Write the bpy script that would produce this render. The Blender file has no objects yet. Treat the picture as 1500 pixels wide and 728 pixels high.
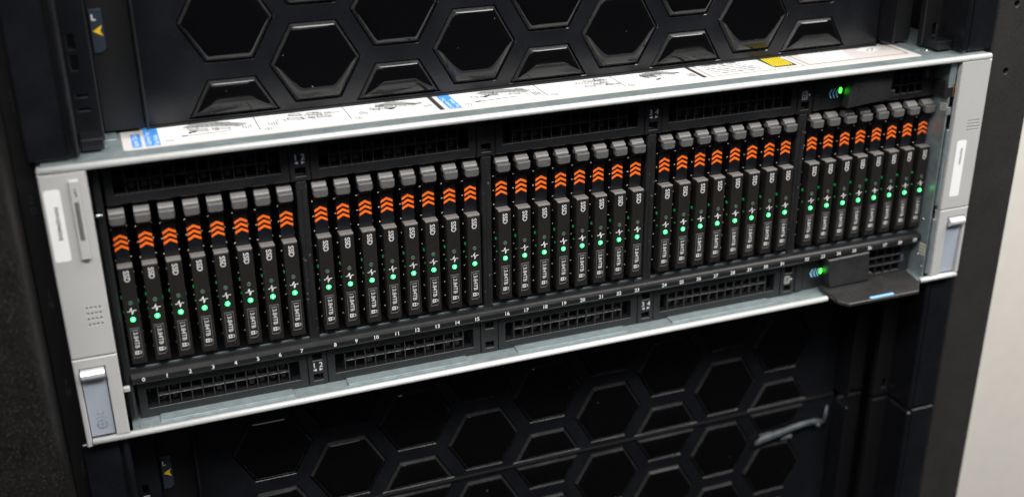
import bpy, math, random
from mathutils import Vector, Matrix
from mathutils.geometry import delaunay_2d_cdt

random.seed(7)
S = 0.001                                    # everything below is written in millimetres
scene = bpy.context.scene
COL = scene.collection

# ------------------------------------------------------------------ camera
cam_data = bpy.data.cameras.new('camera')
cam = bpy.data.objects.new('camera', cam_data)
COL.objects.link(cam)
cam.location = (-213.03 * S, -475.30 * S, 223.36 * S)
cam.rotation_euler = (1.151429, 0.009327, -0.360227)
cam_data.sensor_fit = 'HORIZONTAL'
cam_data.sensor_width = 36.0
cam_data.lens = 36.0 * 1677.2 / 1500.0
cam_data.clip_start = 0.01
cam_data.clip_end = 50.0
cam_data.dof.use_dof = True
cam_data.dof.focus_distance = 0.566
cam_data.dof.aperture_fstop = 5.6
scene.camera = cam

# ------------------------------------------------------------------ world: dim room light
world = bpy.data.worlds.new('World')
scene.world = world
world.use_nodes = True
bg = world.node_tree.nodes['Background']
bg.inputs['Color'].default_value = (0.80, 0.90, 1.0, 1)
bg.inputs['Strength'].default_value = 0.015

# ------------------------------------------------------------------ ceiling lamp of the machine room, plus two added lights
def area(name, loc, target, sx, sy, power, color):
    d = bpy.data.lights.new(name, 'AREA')
    d.shape = 'RECTANGLE'; d.size = sx; d.size_y = sy
    d.energy = power; d.color = color
    o = bpy.data.objects.new(name, d)
    COL.objects.link(o)
    o.location = loc
    o.rotation_euler = (Vector(target) - Vector(loc)).to_track_quat('-Z', 'Y').to_euler()
    return o
area('ceiling_lamp_over_rack', (-0.1, -0.98, 1.36), (0.0, -0.05, 0.0), 3.4, 0.40, 66, (1.0, 0.985, 0.96))
area('added_front_fill', (-0.5, -1.9, 1.35), (0.0, 0.0, 0.0), 1.8, 0.9, 7, (0.94, 0.97, 1.0))  # unseen fill added from the front to light the ears
area('added_wall_light', (1.2, -0.3, 1.5), (1.0, 0.5, 0.0), 1.2, 0.3, 38, (1.0, 0.97, 0.92))  # unseen light added only to brighten the wall

# ------------------------------------------------------------------ exposure
scene.view_settings.view_transform = 'Standard'
scene.view_settings.look = 'None'
scene.view_settings.exposure = 0.0
scene.view_settings.gamma = 1.0
scene.view_settings.use_curve_mapping = False
scene.cycles.max_bounces = 8
scene.cycles.use_denoising = True

# ------------------------------------------------------------------ materials
def mat(name, color, rough=0.5, metal=0.0, grain=0.0, grain_scale=900, bump=0.0, rough_var=0.0,
        smudge=0.0, coat=0.0, spec=0.5, emit=None, emit_strength=0.0, speck=None, aniso=None, alpha_trans=0.0):
    m = bpy.data.materials.new(name)
    m.use_nodes = True
    nt = m.node_tree
    b = nt.nodes['Principled BSDF']
    b.inputs['Base Color'].default_value = (*color, 1)
    b.inputs['Roughness'].default_value = rough
    b.inputs['Metallic'].default_value = metal
    b.inputs['Specular IOR Level'].default_value = spec
    b.inputs['Coat Weight'].default_value = coat
    b.inputs['Coat Roughness'].default_value = 0.08
    if alpha_trans:
        b.inputs['Transmission Weight'].default_value = alpha_trans
    if emit:
        b.inputs['Emission Color'].default_value = (*emit, 1)
        b.inputs['Emission Strength'].default_value = emit_strength
    geo = nt.nodes.new('ShaderNodeNewGeometry')
    pos = geo.outputs['Position']
    if aniso:
        mp = nt.nodes.new('ShaderNodeMapping')
        mp.inputs['Scale'].default_value = aniso
        nt.links.new(pos, mp.inputs['Vector'])
        pos = mp.outputs['Vector']
    def noise(scale, detail=3):
        n = nt.nodes.new('ShaderNodeTexNoise')
        n.inputs['Scale'].default_value = scale
        n.inputs['Detail'].default_value = detail
        nt.links.new(pos, n.inputs['Vector'])
        return n
    def rng(src, a, b2, lo=0.0, hi=1.0):
        r = nt.nodes.new('ShaderNodeMapRange')
        r.inputs['From Min'].default_value = a; r.inputs['From Max'].default_value = b2
        r.inputs['To Min'].default_value = lo; r.inputs['To Max'].default_value = hi
        nt.links.new(src, r.inputs['Value'])
        return r.outputs['Result']
    def mixc(fac, a_sock, col_a, col_b):
        mx = nt.nodes.new('ShaderNodeMix'); mx.data_type = 'RGBA'
        nt.links.new(fac, mx.inputs[0])
        if a_sock is not None: nt.links.new(a_sock, mx.inputs[6])
        else: mx.inputs[6].default_value = (*col_a, 1)
        mx.inputs[7].default_value = (*col_b, 1)
        return mx.outputs[2]
    csock = None
    if grain:
        n = noise(grain_scale, 4)
        c2 = tuple(min(1, c * (1 + grain)) for c in color)
        c1 = tuple(c * (1 - grain) for c in color)
        csock = mixc(rng(n.outputs['Fac'], 0.3, 0.7), None, c1, c2)
    if smudge:
        n = noise(42, 5)
        c2 = tuple(min(1, c * (1 + smudge)) + 0.004 * smudge for c in color)
        csock = mixc(rng(n.outputs['Fac'], 0.5, 0.78, 0, 0.8), csock, color, c2)
    if speck:                                  # dust and paint specks: (colour, scale, threshold)
        n = noise(speck[1], 1)
        csock = mixc(rng(n.outputs['Fac'], speck[2], speck[2] + 0.05), csock, color, speck[0])
    if csock is not None:
        nt.links.new(csock, b.inputs['Base Color'])
    if rough_var:
        n = noise(60, 4)
        nt.links.new(rng(n.outputs['Fac'], 0.3, 0.7, max(0.02, rough - rough_var), min(1, rough + rough_var)), b.inputs['Roughness'])
    if bump:
        n = noise(grain_scale, 3)
        bp = nt.nodes.new('ShaderNodeBump')
        bp.inputs['Strength'].default_value = bump
        bp.inputs['Distance'].default_value = 0.0003
        nt.links.new(n.outputs['Fac'], bp.inputs['Height'])
        nt.links.new(bp.outputs['Normal'], b.inputs['Normal'])
    return m

M = {}
M['zinc'] = mat('galvanised_steel', (0.29, 0.345, 0.36), 0.42, 0.55, 0.12, 260, 0.03, 0.10)
M['zinc_dark'] = mat('dull_steel', (0.10, 0.125, 0.135), 0.45, 0.4, 0.2, 260)
M['lip'] = mat('highlit_steel_edge', (0.80, 0.81, 0.80), 0.36, 0.30, 0.04, 400, 0.0, 0.04)  # near white colour stands in for the highlight along the rolled edges
M['ear'] = mat('light_grey_paint', (0.44, 0.435, 0.43), 0.42, 0.0, 0.07, 1400, 0.10, 0.08, 0.07)
M['latch'] = mat('blue_grey_plastic', (0.36, 0.40, 0.46), 0.45, 0.0, 0.05, 1200, 0.05)
M['latch_grip'] = mat('silver_grip', (0.62, 0.62, 0.63), 0.32, 0.35, 0.04, 900)
M['vent'] = mat('black_vent_plastic', (0.0105, 0.0108, 0.012), 0.44, 0, 0.35, 1800, 0.25, 0.08, 0.3)
M['grille'] = mat('glossy_grille_plastic', (0.030, 0.030, 0.031), 0.27, 0, 0.3, 900, 0.3, 0.15, spec=0.5)
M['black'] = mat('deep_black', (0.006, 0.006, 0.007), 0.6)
M['duct'] = mat('black_duct_plastic', (0.017, 0.016, 0.016), 0.38, 0, 0.3, 900, 0.1)
M['post'] = mat('scuffed_black_post', (0.012, 0.012, 0.013), 0.5, 0, 0.3, 1200, 0.1, 0.1, speck=((0.09, 0.09, 0.09), 420, 0.70))
M['rail'] = mat('black_number_rail', (0.013, 0.013, 0.0135), 0.38, 0, 0.3, 1500, 0.15, 0.08)
M['drive'] = mat('drive_front_plastic', (0.0145, 0.0126, 0.0118), 0.42, 0, 0.25, 1600, 0.12, 0.05)
M['drive_top_lit'] = mat('lit_drive_top', (0.19, 0.172, 0.16), 0.45, 0.2, 0.25, 2200, 0.15)  # lit top of the drive front, light put into the colour
M['carrier'] = mat('drive_carrier', (0.010, 0.010, 0.011), 0.45)
M['plate'] = mat('drive_navy_plate', (0.0045, 0.0052, 0.0075), 0.40, 0, 0.2, 1500, 0.08)
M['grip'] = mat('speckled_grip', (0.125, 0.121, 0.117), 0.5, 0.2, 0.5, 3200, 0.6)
M['grip_top'] = mat('grip_top', (0.25, 0.24, 0.23), 0.42, 0.3, 0.25, 2600, 0.2)  # lighter than the grip face, imitating light on the upper side
M['orange'] = mat('orange_print', (1.0, 0.165, 0.010), 0.4)
M['print'] = mat('white_print', (0.80, 0.80, 0.80), 0.6)
M['print_dim'] = mat('grey_print', (0.58, 0.57, 0.56), 0.6)
M['print_violet'] = mat('pale_violet_print', (0.60, 0.61, 0.74), 0.6)
M['label_plate'] = mat('drive_label_plate', (0.019, 0.019, 0.020), 0.35, 0, 0.15, 1200)
M['outline'] = mat('drive_label_outline', (0.10, 0.10, 0.10), 0.4)
M['led'] = mat('green_led', (0.1, 0.8, 0.3), 0.4, emit=(0.008, 1.0, 0.12), emit_strength=4.2)
M['led_core'] = mat('green_led_core', (0.5, 0.9, 0.6), 0.4, emit=(0.38, 1.0, 0.52), emit_strength=4.0)
M['led_off'] = mat('dark_green_led', (0.01, 0.09, 0.035), 0.25, emit=(0.05, 1, 0.35), emit_strength=0.05)
M['led_big'] = mat('green_status_lamp', (0.1, 0.8, 0.1), 0.4, emit=(0.04, 1.0, 0.04), emit_strength=7.0)
M['led_leak'] = mat('glowing_led_spill', (0.008, 0.12, 0.04), 0.3, emit=(0.01, 1.0, 0.2), emit_strength=0.15)  # glow imitating green lamp reflections between the drives
M['spring'] = mat('spring_steel', (0.24, 0.21, 0.165), 0.28, 1.0)
M['blue_print'] = mat('blue_print', (0.30, 0.66, 1.0), 0.5)
M['rating'] = mat('dim_blue_print', (0.13, 0.16, 0.28), 0.5)
M['blue_strip'] = mat('blue_touch_strip', (0.24, 0.50, 0.85), 0.45)
M['sticker'] = mat('white_sticker', (0.84, 0.84, 0.83), 0.5)
M['cream'] = mat('cream_sticker', (0.60, 0.57, 0.47), 0.6)
M['ink'] = mat('black_ink', (0.03, 0.03, 0.035), 0.6)
M['ink_faint'] = mat('grey_ink', (0.10, 0.10, 0.11), 0.6)
M['ink_pale'] = mat('pale_grey_ink', (0.30, 0.30, 0.30), 0.6)
M['paper'] = mat('label_paper_beige', (0.62, 0.575, 0.555), 0.42)
M['paper_white'] = mat('label_paper_white', (0.76, 0.76, 0.75), 0.42)
M['label_blue'] = mat('label_blue', (0.06, 0.27, 0.72), 0.45)
M['label_yellow'] = mat('label_yellow', (0.90, 0.68, 0.005), 0.5)
M['bezel'] = mat('navy_black_bezel', (0.0066, 0.0070, 0.0090), 0.28, 0, 0.22, 1700, 0.10, 0.06, 0.5, spec=0.4)
M['bezel_dark'] = mat('shaded_bezel_recess', (0.0042, 0.0043, 0.0052), 0.5, 0, 0.2, 1500, 0.08)  # darker bezel copy with the shade of the recesses put in
M['rim'] = mat('satin_black_rim', (0.022, 0.022, 0.0225), 0.24, 0, 0.25, 500, 0.05, 0.10, spec=0.5)
M['pad'] = mat('gloss_black_pad', (0.0022, 0.0022, 0.0026), 0.07, 0, speck=((0.22, 0.20, 0.18), 420, 0.79), rough_var=0.03)
M['bezel_edge'] = mat('worn_black_edge', (0.05, 0.05, 0.054), 0.35, 0, 0.4, 600)
M['tag'] = mat('slate_blue_tag', (0.026, 0.035, 0.050), 0.4, 0, 0.15, 1200)
M['amber'] = mat('amber_print', (0.85, 0.52, 0.02), 0.5)
M['powder'] = mat('black_powder_coat', (0.0048, 0.0045, 0.0043), 0.55, 0, 0.6, 900, 0.8, 0.06, 0.4, spec=0.3, speck=((0.06, 0.055, 0.05), 1700, 0.64))
M['post_grey'] = mat('charcoal_powder_coat', (0.018, 0.0174, 0.0167), 0.6, 0, 0.3, 900, 0.35, 0.05)
M['rack_rail'] = mat('black_rack_rail', (0.006, 0.006, 0.007), 0.6, 0, 0.2, 900)
M['faint'] = mat('faint_unit_number', (0.035, 0.035, 0.036), 0.6)
M['wall'] = mat('off_white_wall', (0.80, 0.76, 0.70), 0.8, 0, 0.03, 60, 0.05)
M['pcb'] = mat('green_circuit_board', (0.02, 0.12, 0.06), 0.4, 0, 0.4, 1500)
M['gold'] = mat('gold_contacts', (0.75, 0.45, 0.14), 0.3, 1.0)
M['steel'] = mat('bright_steel', (0.7, 0.71, 0.72), 0.22, 1.0)
M['flap'] = mat('matte_black_flap', (0.019, 0.0184, 0.0186), 0.42, 0, 0.3, 700, 0.25, 0.10, 0.6)
M['film'] = mat('cloudy_clear_plastic', (0.07, 0.08, 0.087), 0.42, 0, 0.35, 220, 0.2)
M['shade_print'] = mat('engraved_symbol', (0.26, 0.29, 0.34), 0.5)
M['slotdark'] = mat('dark_slot', (0.07, 0.07, 0.07), 0.5)
M['sticker_slot'] = mat('dark_grey_window', (0.12, 0.12, 0.115), 0.4)

# ------------------------------------------------------------------ mesh helpers (millimetres)
FRONT = lambda u, v, d: (u, d, v)             # u = x, v = z, d = depth into the rack
TOP = lambda z: (lambda u, v, d: (u, v, z - d))   # lying flat, d measured downwards

class MB:
    def __init__(self):
        self.v = []; self.f = []; self.sm = []
    def add(self, verts, faces, smooth=False):
        o = len(self.v)
        self.v += [tuple(p) for p in verts]
        for f in faces:
            self.f.append([i + o for i in f]); self.sm.append(smooth)
        return self
    def box(self, x0, x1, y0, y1, z0, z1, c=0.0):
        if c <= 0:
            vs = [(x, y, z) for x in (x0, x1) for y in (y0, y1) for z in (z0, z1)]
            return self.add(vs, [(0, 1, 3, 2), (4, 6, 7, 5), (0, 4, 5, 1), (2, 3, 7, 6), (0, 2, 6, 4), (1, 5, 7, 3)])
        c = min(c, (x1 - x0) * .45, (y1 - y0) * .45, (z1 - z0) * .45)
        lo, hi = (x0, y0, z0), (x1, y1, z1)
        vs = []; idx = {}
        for s in [(a, b, d) for a in (0, 1) for b in (0, 1) for d in (0, 1)]:
            for ax in range(3):
                p = []
                for k in range(3):
                    e = hi[k] if s[k] else lo[k]
                    if k != ax: e += -c if s[k] else c
                    p.append(e)
                idx[(s, ax)] = len(vs); vs.append(p)
        fs = []
        for ax in range(3):
            o1, o2 = [(1, 2), (0, 2), (0, 1)][ax]
            for side in (0, 1):
                q = []
                for a, b in ((0, 0), (1, 0), (1, 1), (0, 1)):
                    s = [0, 0, 0]; s[ax] = side; s[o1] = a; s[o2] = b
                    q.append(idx[(tuple(s), ax)])
                fs.append(q)
            for a in (0, 1):                 # edges along ax
                for b in (0, 1):
                    s0 = [0, 0, 0]; s0[o1] = a; s0[o2] = b; s1 = list(s0); s1[ax] = 1
                    s0, s1 = tuple(s0), tuple(s1)
                    fs.append([idx[(s0, o1)], idx[(s0, o2)], idx[(s1, o2)], idx[(s1, o1)]])
        for s in [(a, b, d) for a in (0, 1) for b in (0, 1) for d in (0, 1)]:
            fs.append([idx[(s, 0)], idx[(s, 1)], idx[(s, 2)]])
        return self.add(vs, fs)
    def prism(self, pts, axis, a0, a1, smooth=False):
        # pts in the plane of the two other axes (in x,y,z order)
        n = len(pts); vs = []
        for a in (a0, a1):
            for p in pts:
                q = list(p); q.insert('xyz'.index(axis), a); vs.append(q)
        fs = [list(range(n))[::-1], list(range(n, 2 * n))]
        self.add(vs, fs)
        self.f += [[len(self.v) - 2 * n + i, len(self.v) - 2 * n + (i + 1) % n, len(self.v) - n + (i + 1) % n, len(self.v) - n + i] for i in range(n)]
        self.sm += [smooth] * n
        return self
    def tube(self, p0, p1, r, n=12, r1=None, cap=True, smooth=True):
        p0, p1 = Vector(p0), Vector(p1)
        r1 = r if r1 is None else r1
        d = (p1 - p0).normalized()
        a = d.orthogonal().normalized(); b = d.cross(a)
        vs = []
        for p, rr in ((p0, r), (p1, r1)):
            for i in range(n):
                t = 2 * math.pi * i / n
                vs.append(p + a * math.cos(t) * rr + b * math.sin(t) * rr)
        fs = [[i, (i + 1) % n, n + (i + 1) % n, n + i] for i in range(n)]
        self.add(vs, fs, smooth)
        if cap:
            self.add(vs[:n], [list(range(n))]); self.add(vs[n:], [list(range(n))])
        return self
    def dome(self, c, r, axis=(0, -1, 0), h=None, n=10, rings=3):
        h = r if h is None else h
        c = Vector(c); d = Vector(axis).normalized(); a = d.orthogonal().normalized(); b = d.cross(a)
        vs = []
        for k in range(rings):
            t = math.pi / 2 * k / rings
            for i in range(n):
                u = 2 * math.pi * i / n
                vs.append(c + (a * math.cos(u) + b * math.sin(u)) * r * math.cos(t) + d * h * math.sin(t))
        vs.append(c + d * h)
        fs = []
        for k in range(rings - 1):
            for i in range(n):
                fs.append([k * n + i, k * n + (i + 1) % n, (k + 1) * n + (i + 1) % n, (k + 1) * n + i])
        for i in range(n):
            fs.append([(rings - 1) * n + i, (rings - 1) * n + (i + 1) % n, len(vs) - 1])
        return self.add(vs, fs, True)
    def poly(self, pts, mp=FRONT, d=0.0):
        return self.add([mp(u, v, d) for u, v in pts], [list(range(len(pts)))])
    def stroke(self, pts, w, mp=FRONT, d=0.0, closed=False):
        # flat printed line
        P = [Vector(p) for p in pts]
        if closed: P.append(P[0])
        for a, b in zip(P, P[1:]):
            t = (b - a)
            if t.length < 1e-6: continue
            t.normalize(); n = Vector((-t.y, t.x)) * w / 2; e = t * w * .35
            q = [a - e + n, a - e - n, b + e - n, b + e + n]
            self.add([mp(p.x, p.y, d) for p in q], [[0, 1, 2, 3]])
        return self
    def plate(self, outer, holes=(), d0=0.0, d1=2.0, c=0.0, mp=FRONT, hole_c=None, back=False):
        hc = c if hole_c is None else hole_c
        polys = [offset(outer, -c)] + [offset(h, hc) for h in holes]
        full = [list(outer)] + [list(h) for h in holes]
        V2 = []; Ed = []
        for q in polys:
            o = len(V2); n = len(q)
            V2 += [Vector(p) for p in q]
            Ed += [(o + i, o + (i + 1) % n) for i in range(n)]
        r = delaunay_2d_cdt(V2, Ed, [], 0, 1e-6)
        vv, ff = r[0], r[2]
        keep = []
        for f in ff:
            cx = sum(vv[i].x for i in f) / len(f); cy = sum(vv[i].y for i in f) / len(f)
            if inside((cx, cy), polys[0]) and not any(inside((cx, cy), h) for h in polys[1:]):
                keep.append(list(f))
        self.add([mp(p.x, p.y, d0) for p in vv], keep)
        if back:
            self.add([mp(p.x, p.y, d1) for p in vv], keep)
        for k, (q, g) in enumerate(zip(polys, full)):
            n = len(q); cc = c if k == 0 else hc
            vs = [mp(u, v, d0) for u, v in q] + [mp(u, v, d0 + cc) for u, v in g] + [mp(u, v, d1) for u, v in g]
            fs = []
            for i in range(n):
                j = (i + 1) % n
                if cc > 0: fs.append([i, j, n + j, n + i])
                fs.append([n + i, n + j, 2 * n + j, 2 * n + i])
            self.add(vs, fs)
        return self
    def mesh(self, name, org=(0, 0, 0), recalc=True):
        me = bpy.data.meshes.new(name)
        me.from_pydata([((x - org[0]) * S, (y - org[1]) * S, (z - org[2]) * S) for x, y, z in self.v], [], self.f)
        me.polygons.foreach_set('use_smooth', self.sm)
        me.update()
        if recalc:
            import bmesh
            bm = bmesh.new(); bm.from_mesh(me)
            bmesh.ops.remove_doubles(bm, verts=bm.verts, dist=1e-7)
            bmesh.ops.recalc_face_normals(bm, faces=bm.faces)
            bm.to_mesh(me); bm.free()
        return me

def inside(p, poly):
    x, y = p; r = False; n = len(poly)
    for i in range(n):
        x0, y0 = poly[i]; x1, y1 = poly[(i + 1) % n]
        if (y0 > y) != (y1 > y) and x < (x1 - x0) * (y - y0) / (y1 - y0) + x0: r = not r
    return r
def offset(poly, d):
    # grow (d > 0) or shrink a simple polygon with mitred corners
    if abs(d) < 1e-9: return [tuple(p) for p in poly]
    n = len(poly)
    A = sum(poly[i][0] * poly[(i + 1) % n][1] - poly[(i + 1) % n][0] * poly[i][1] for i in range(n))
    s = 1 if A > 0 else -1
    out = []
    for i in range(n):
        p0, p1, p2 = Vector(poly[i - 1]), Vector(poly[i]), Vector(poly[(i + 1) % n])
        e1 = (p1 - p0).normalized(); e2 = (p2 - p1).normalized()
        n1 = Vector((e1.y, -e1.x)) * s; n2 = Vector((e2.y, -e2.x)) * s
        b = n1 + n2
        b = b / max(0.2, b.dot(n1)) if b.length > 1e-6 else n1
        out.append(tuple(p1 + b * d))
    return out
def rect(x0, x1, z0, z1): return [(x0, z0), (x1, z0), (x1, z1), (x0, z1)]
def rrect(x0, x1, z0, z1, r, n=4):
    out = []
    for cx, cz, a in ((x1 - r, z0 + r, -90), (x1 - r, z1 - r, 0), (x0 + r, z1 - r, 90), (x0 + r, z0 + r, 180)):
        for i in range(n + 1):
            t = math.radians(a + 90 * i / n)
            out.append((cx + r * math.cos(t), cz + r * math.sin(t)))
    return out
def circ(x, z, r, n=16): return [(x + r * math.cos(2 * math.pi * i / n), z + r * math.sin(2 * math.pi * i / n)) for i in range(n)]

# ------------------------------------------------------------------ lettering (built-in font, as flat print)
_TXT = {}
def text2d(s):
    if s in _TXT: return _TXT[s]
    cu = bpy.data.curves.new('lettering', 'FONT')
    cu.body = s; cu.size = 1.0; cu.resolution_u = 3
    cu.align_x = 'CENTER'; cu.align_y = 'CENTER'
    o = bpy.data.objects.new('lettering', cu)
    COL.objects.link(o)
    dg = bpy.context.evaluated_depsgraph_get()
    me = bpy.data.meshes.new_from_object(o.evaluated_get(dg))
    vs = [(v.co.x, v.co.y) for v in me.vertices]; fs = [list(p.vertices) for p in me.polygons]
    bpy.data.objects.remove(o); bpy.data.meshes.remove(me); bpy.data.curves.remove(cu)
    if vs:                                    # centre on the ink
        cx = (min(v[0] for v in vs) + max(v[0] for v in vs)) / 2; cy = (min(v[1] for v in vs) + max(v[1] for v in vs)) / 2
        vs = [(x - cx, y - cy) for x, y in vs]
    _TXT[s] = (vs, fs)
    return _TXT[s]
def lettering(mb, s, u, v, h, mp=FRONT, d=0.0, rot=0.0, wide=1.0, bold=0.0):
    vs, fs = text2d(s)
    c, sn = math.cos(math.radians(rot)), math.sin(math.radians(rot))
    k = h / 0.70
    shifts = [(0, 0)] if not bold else [(-bold, 0), (bold, 0), (0, bold), (0, -bold)]
    for q, (bx, by) in enumerate(shifts):
        out = []
        for x, y in vs:
            x = x * k * wide + bx; y = y * k + by
            out.append(mp(u + x * c - y * sn, v + x * sn + y * c, d - q * 0.004))
        mb.add(out, fs)
    return mb
for s_ in ['SSD', '3.84TB', 'L', '1', '2', '3', '4', 'DELL'] + [str(i) for i in range(40)]: text2d(s_)

# ------------------------------------------------------------------ scene-tree helpers
def tag(o, label=None, cat=None, group=None, kind=None):
    if label: o['label'] = label
    if cat: o['category'] = cat
    if group: o['group'] = group
    if kind: o['kind'] = kind
    return o
ORG = {}
def thing(name, loc, label, cat, group=None):
    o = bpy.data.objects.new(name, None)
    o.empty_display_size = 0.01
    COL.objects.link(o)
    o.location = (loc[0] * S, loc[1] * S, loc[2] * S)
    ORG[o.name] = loc
    return tag(o, label, cat, group)
def obj(name, mb, m, parent=None, label=None, kind=None):
    org = (0, 0, 0)
    if parent is not None: org = ORG[parent.name]
    me = mb.mesh(name, org)
    me.materials.append(M[m])
    o = bpy.data.objects.new(name, me)
    COL.objects.link(o)
    if parent is not None: o.parent = parent
    ORG[o.name] = org
    if label: o['label'] = label
    if kind: o['kind'] = kind
    return o
def inst(o, parent, name=None):
    c = o.copy(); COL.objects.link(c); c.parent = parent
    ORG[c.name] = ORG[o.name]
    return c
def copy_tree(o, parent=None):
    c = o.copy(); COL.objects.link(c); c.parent = parent
    for ch in list(o.children): copy_tree(ch, c)
    return c

# =================================================================== SETTING
w = obj('wall', MB().box(300, 2600, 520, 540, -1400, 1800), 'wall')
tag(w, 'plain off white wall behind the dark rack post at the right', 'wall', kind='structure')

# =================================================================== RACK CABINET
rk = thing('rack_cabinet', (-249, 12, -320), 'black powder coated rack cabinet holding the server and the hexagon bezels', 'rack')
# left front frame: a broad powder-coated face with a rounded fold towards the rail
prof = [(-520, -26)]
for i in range(9):
    t = i / 8 * math.pi / 2
    prof.append((-262 + 11 * math.sin(t), -15 - 11 * math.cos(t)))
prof += [(-250.2, 6), (-250.2, 60), (-520, 60)]
mb = MB(); n = len(prof)
vs = [(x, y, z) for z in (-420, 420) for x, y in prof]
mb.add(vs, [[i, (i + 1) % n, n + (i + 1) % n, n + i] for i in range(n)], True)
obj('front_frame', mb, 'powder', rk)
# narrow rail with the unit numbers
rail = obj('mounting_rail', MB().box(-250.0, -238, 13, 22, -420, 420), 'rack_rail', rk)
for nm, z in (('20', 46.5), ('19', 2.2), ('18', -41.5), ('17', -85.0), ('21', 91)):
    mb = MB()
    lettering(mb, nm[0], -245.8, z + 2.6, 3.6, d=12.9); lettering(mb, nm[1], -245.6, z - 2.6, 3.6, d=12.9)
    obj('unit_number', mb, 'faint', rail)
# right post with round holes
holes = [circ(259.3, 89.5 - 37.2 * k, 1.75, 14) for k in range(-3, 2)]
mb = MB().plate(rect(247.0, 279.5, -420, 420), holes, 8, 60, 0.8, hole_c=0.25)
rp = obj('right_post', mb, 'post_grey', rk)
for h in holes:
    obj('mounting_hole', MB().poly(h, d=14), 'black', rp)
obj('side_panel', MB().box(-238, -237.5, 60, 420, -420, 420), 'black', rk)
obj('side_panel', MB().box(246.4, 247.0, 44, 420, -420, 420), 'black', rk)
obj('back_panel', MB().box(-238, 247, 420, 422, -420, 420), 'black', rk)

# =================================================================== HEXAGON BEZELS
PITCH = 44.45; RH = 21.25; XC = [-155.6 + 38.45 * k for k in range(9)]
def hexpts(cx, cz, R): return [(cx + R * math.cos(math.radians(60 * i)), cz + R * math.sin(math.radians(60 * i))) for i in range(6)]
def clip(poly, z0, z1):
    for lim, sgn in ((z0, 1), (z1, -1)):
        out = []
        n = len(poly)
        for i in range(n):
            a, b = poly[i], poly[(i + 1) % n]
            ia, ib = (a[1] - lim) * sgn >= -1e-9, (b[1] - lim) * sgn >= -1e-9
            if ia: out.append(a)
            if ia != ib:
                t = (lim - a[1]) / (b[1] - a[1]); out.append((a[0] + (b[0] - a[0]) * t, lim))
        poly = out
        if len(poly) < 3: return None
    return poly
def pad_mesh(poly, y):
    # convex glossy pad: the border rolls back into the opening
    steps = [(1.20, 1.00), (1.7, 0.64), (2.6, 0.34), (3.8, 0.12), (5.2, 0.02), (6.2, 0.0), (6.8, 0.0)]
    def along(q):
        out = []
        for i in range(len(q)):
            a, b = Vector(q[i]), Vector(q[(i + 1) % len(q)])
            L = (b - a).length; e = min(0.06, 0.5 / max(L, 0.1))
            out += [tuple(a.lerp(b, t)) for t in (e, 0.15, 0.5, 0.85, 1 - e)]
        return out
    mb = MB(); n = len(poly) * 5; rings = []
    for ins, dy in steps:
        rings.append([(u, y + dy, v) for u, v in along(offset(poly, -ins))])
    vs = [p for r in rings for p in r]
    fs = []
    for k in range(len(rings) - 1):
        for i in range(n):
            fs.append([k * n + i, k * n + (i + 1) % n, (k + 1) * n + (i + 1) % n, (k + 1) * n + i])
    mb.add(vs, fs, True)
    mb.add(rings[-1], [list(range(n))], True)
    return mb
def rim_mesh(poly, y):
    # satin chamfer round the pad; each side flat
    mb = MB(); n = len(poly)
    a, b, c, d = [offset(poly, -k) for k in (-0.25, 0.05, 1.10, 1.30)]
    for p, q, dp, dq in ((a, b, 5.0, 2.5), (b, c, 2.5, 0.85), (c, d, 0.85, 1.3)):
        for i in range(n):
            j = (i + 1) % n
            mb.add([(p[i][0], y + dp, p[i][1]), (p[j][0], y + dp, p[j][1]), (q[j][0], y + dq, q[j][1]), (q[i][0], y + dq, q[i][1])], [[0, 1, 2, 3]])
    return mb
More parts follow.
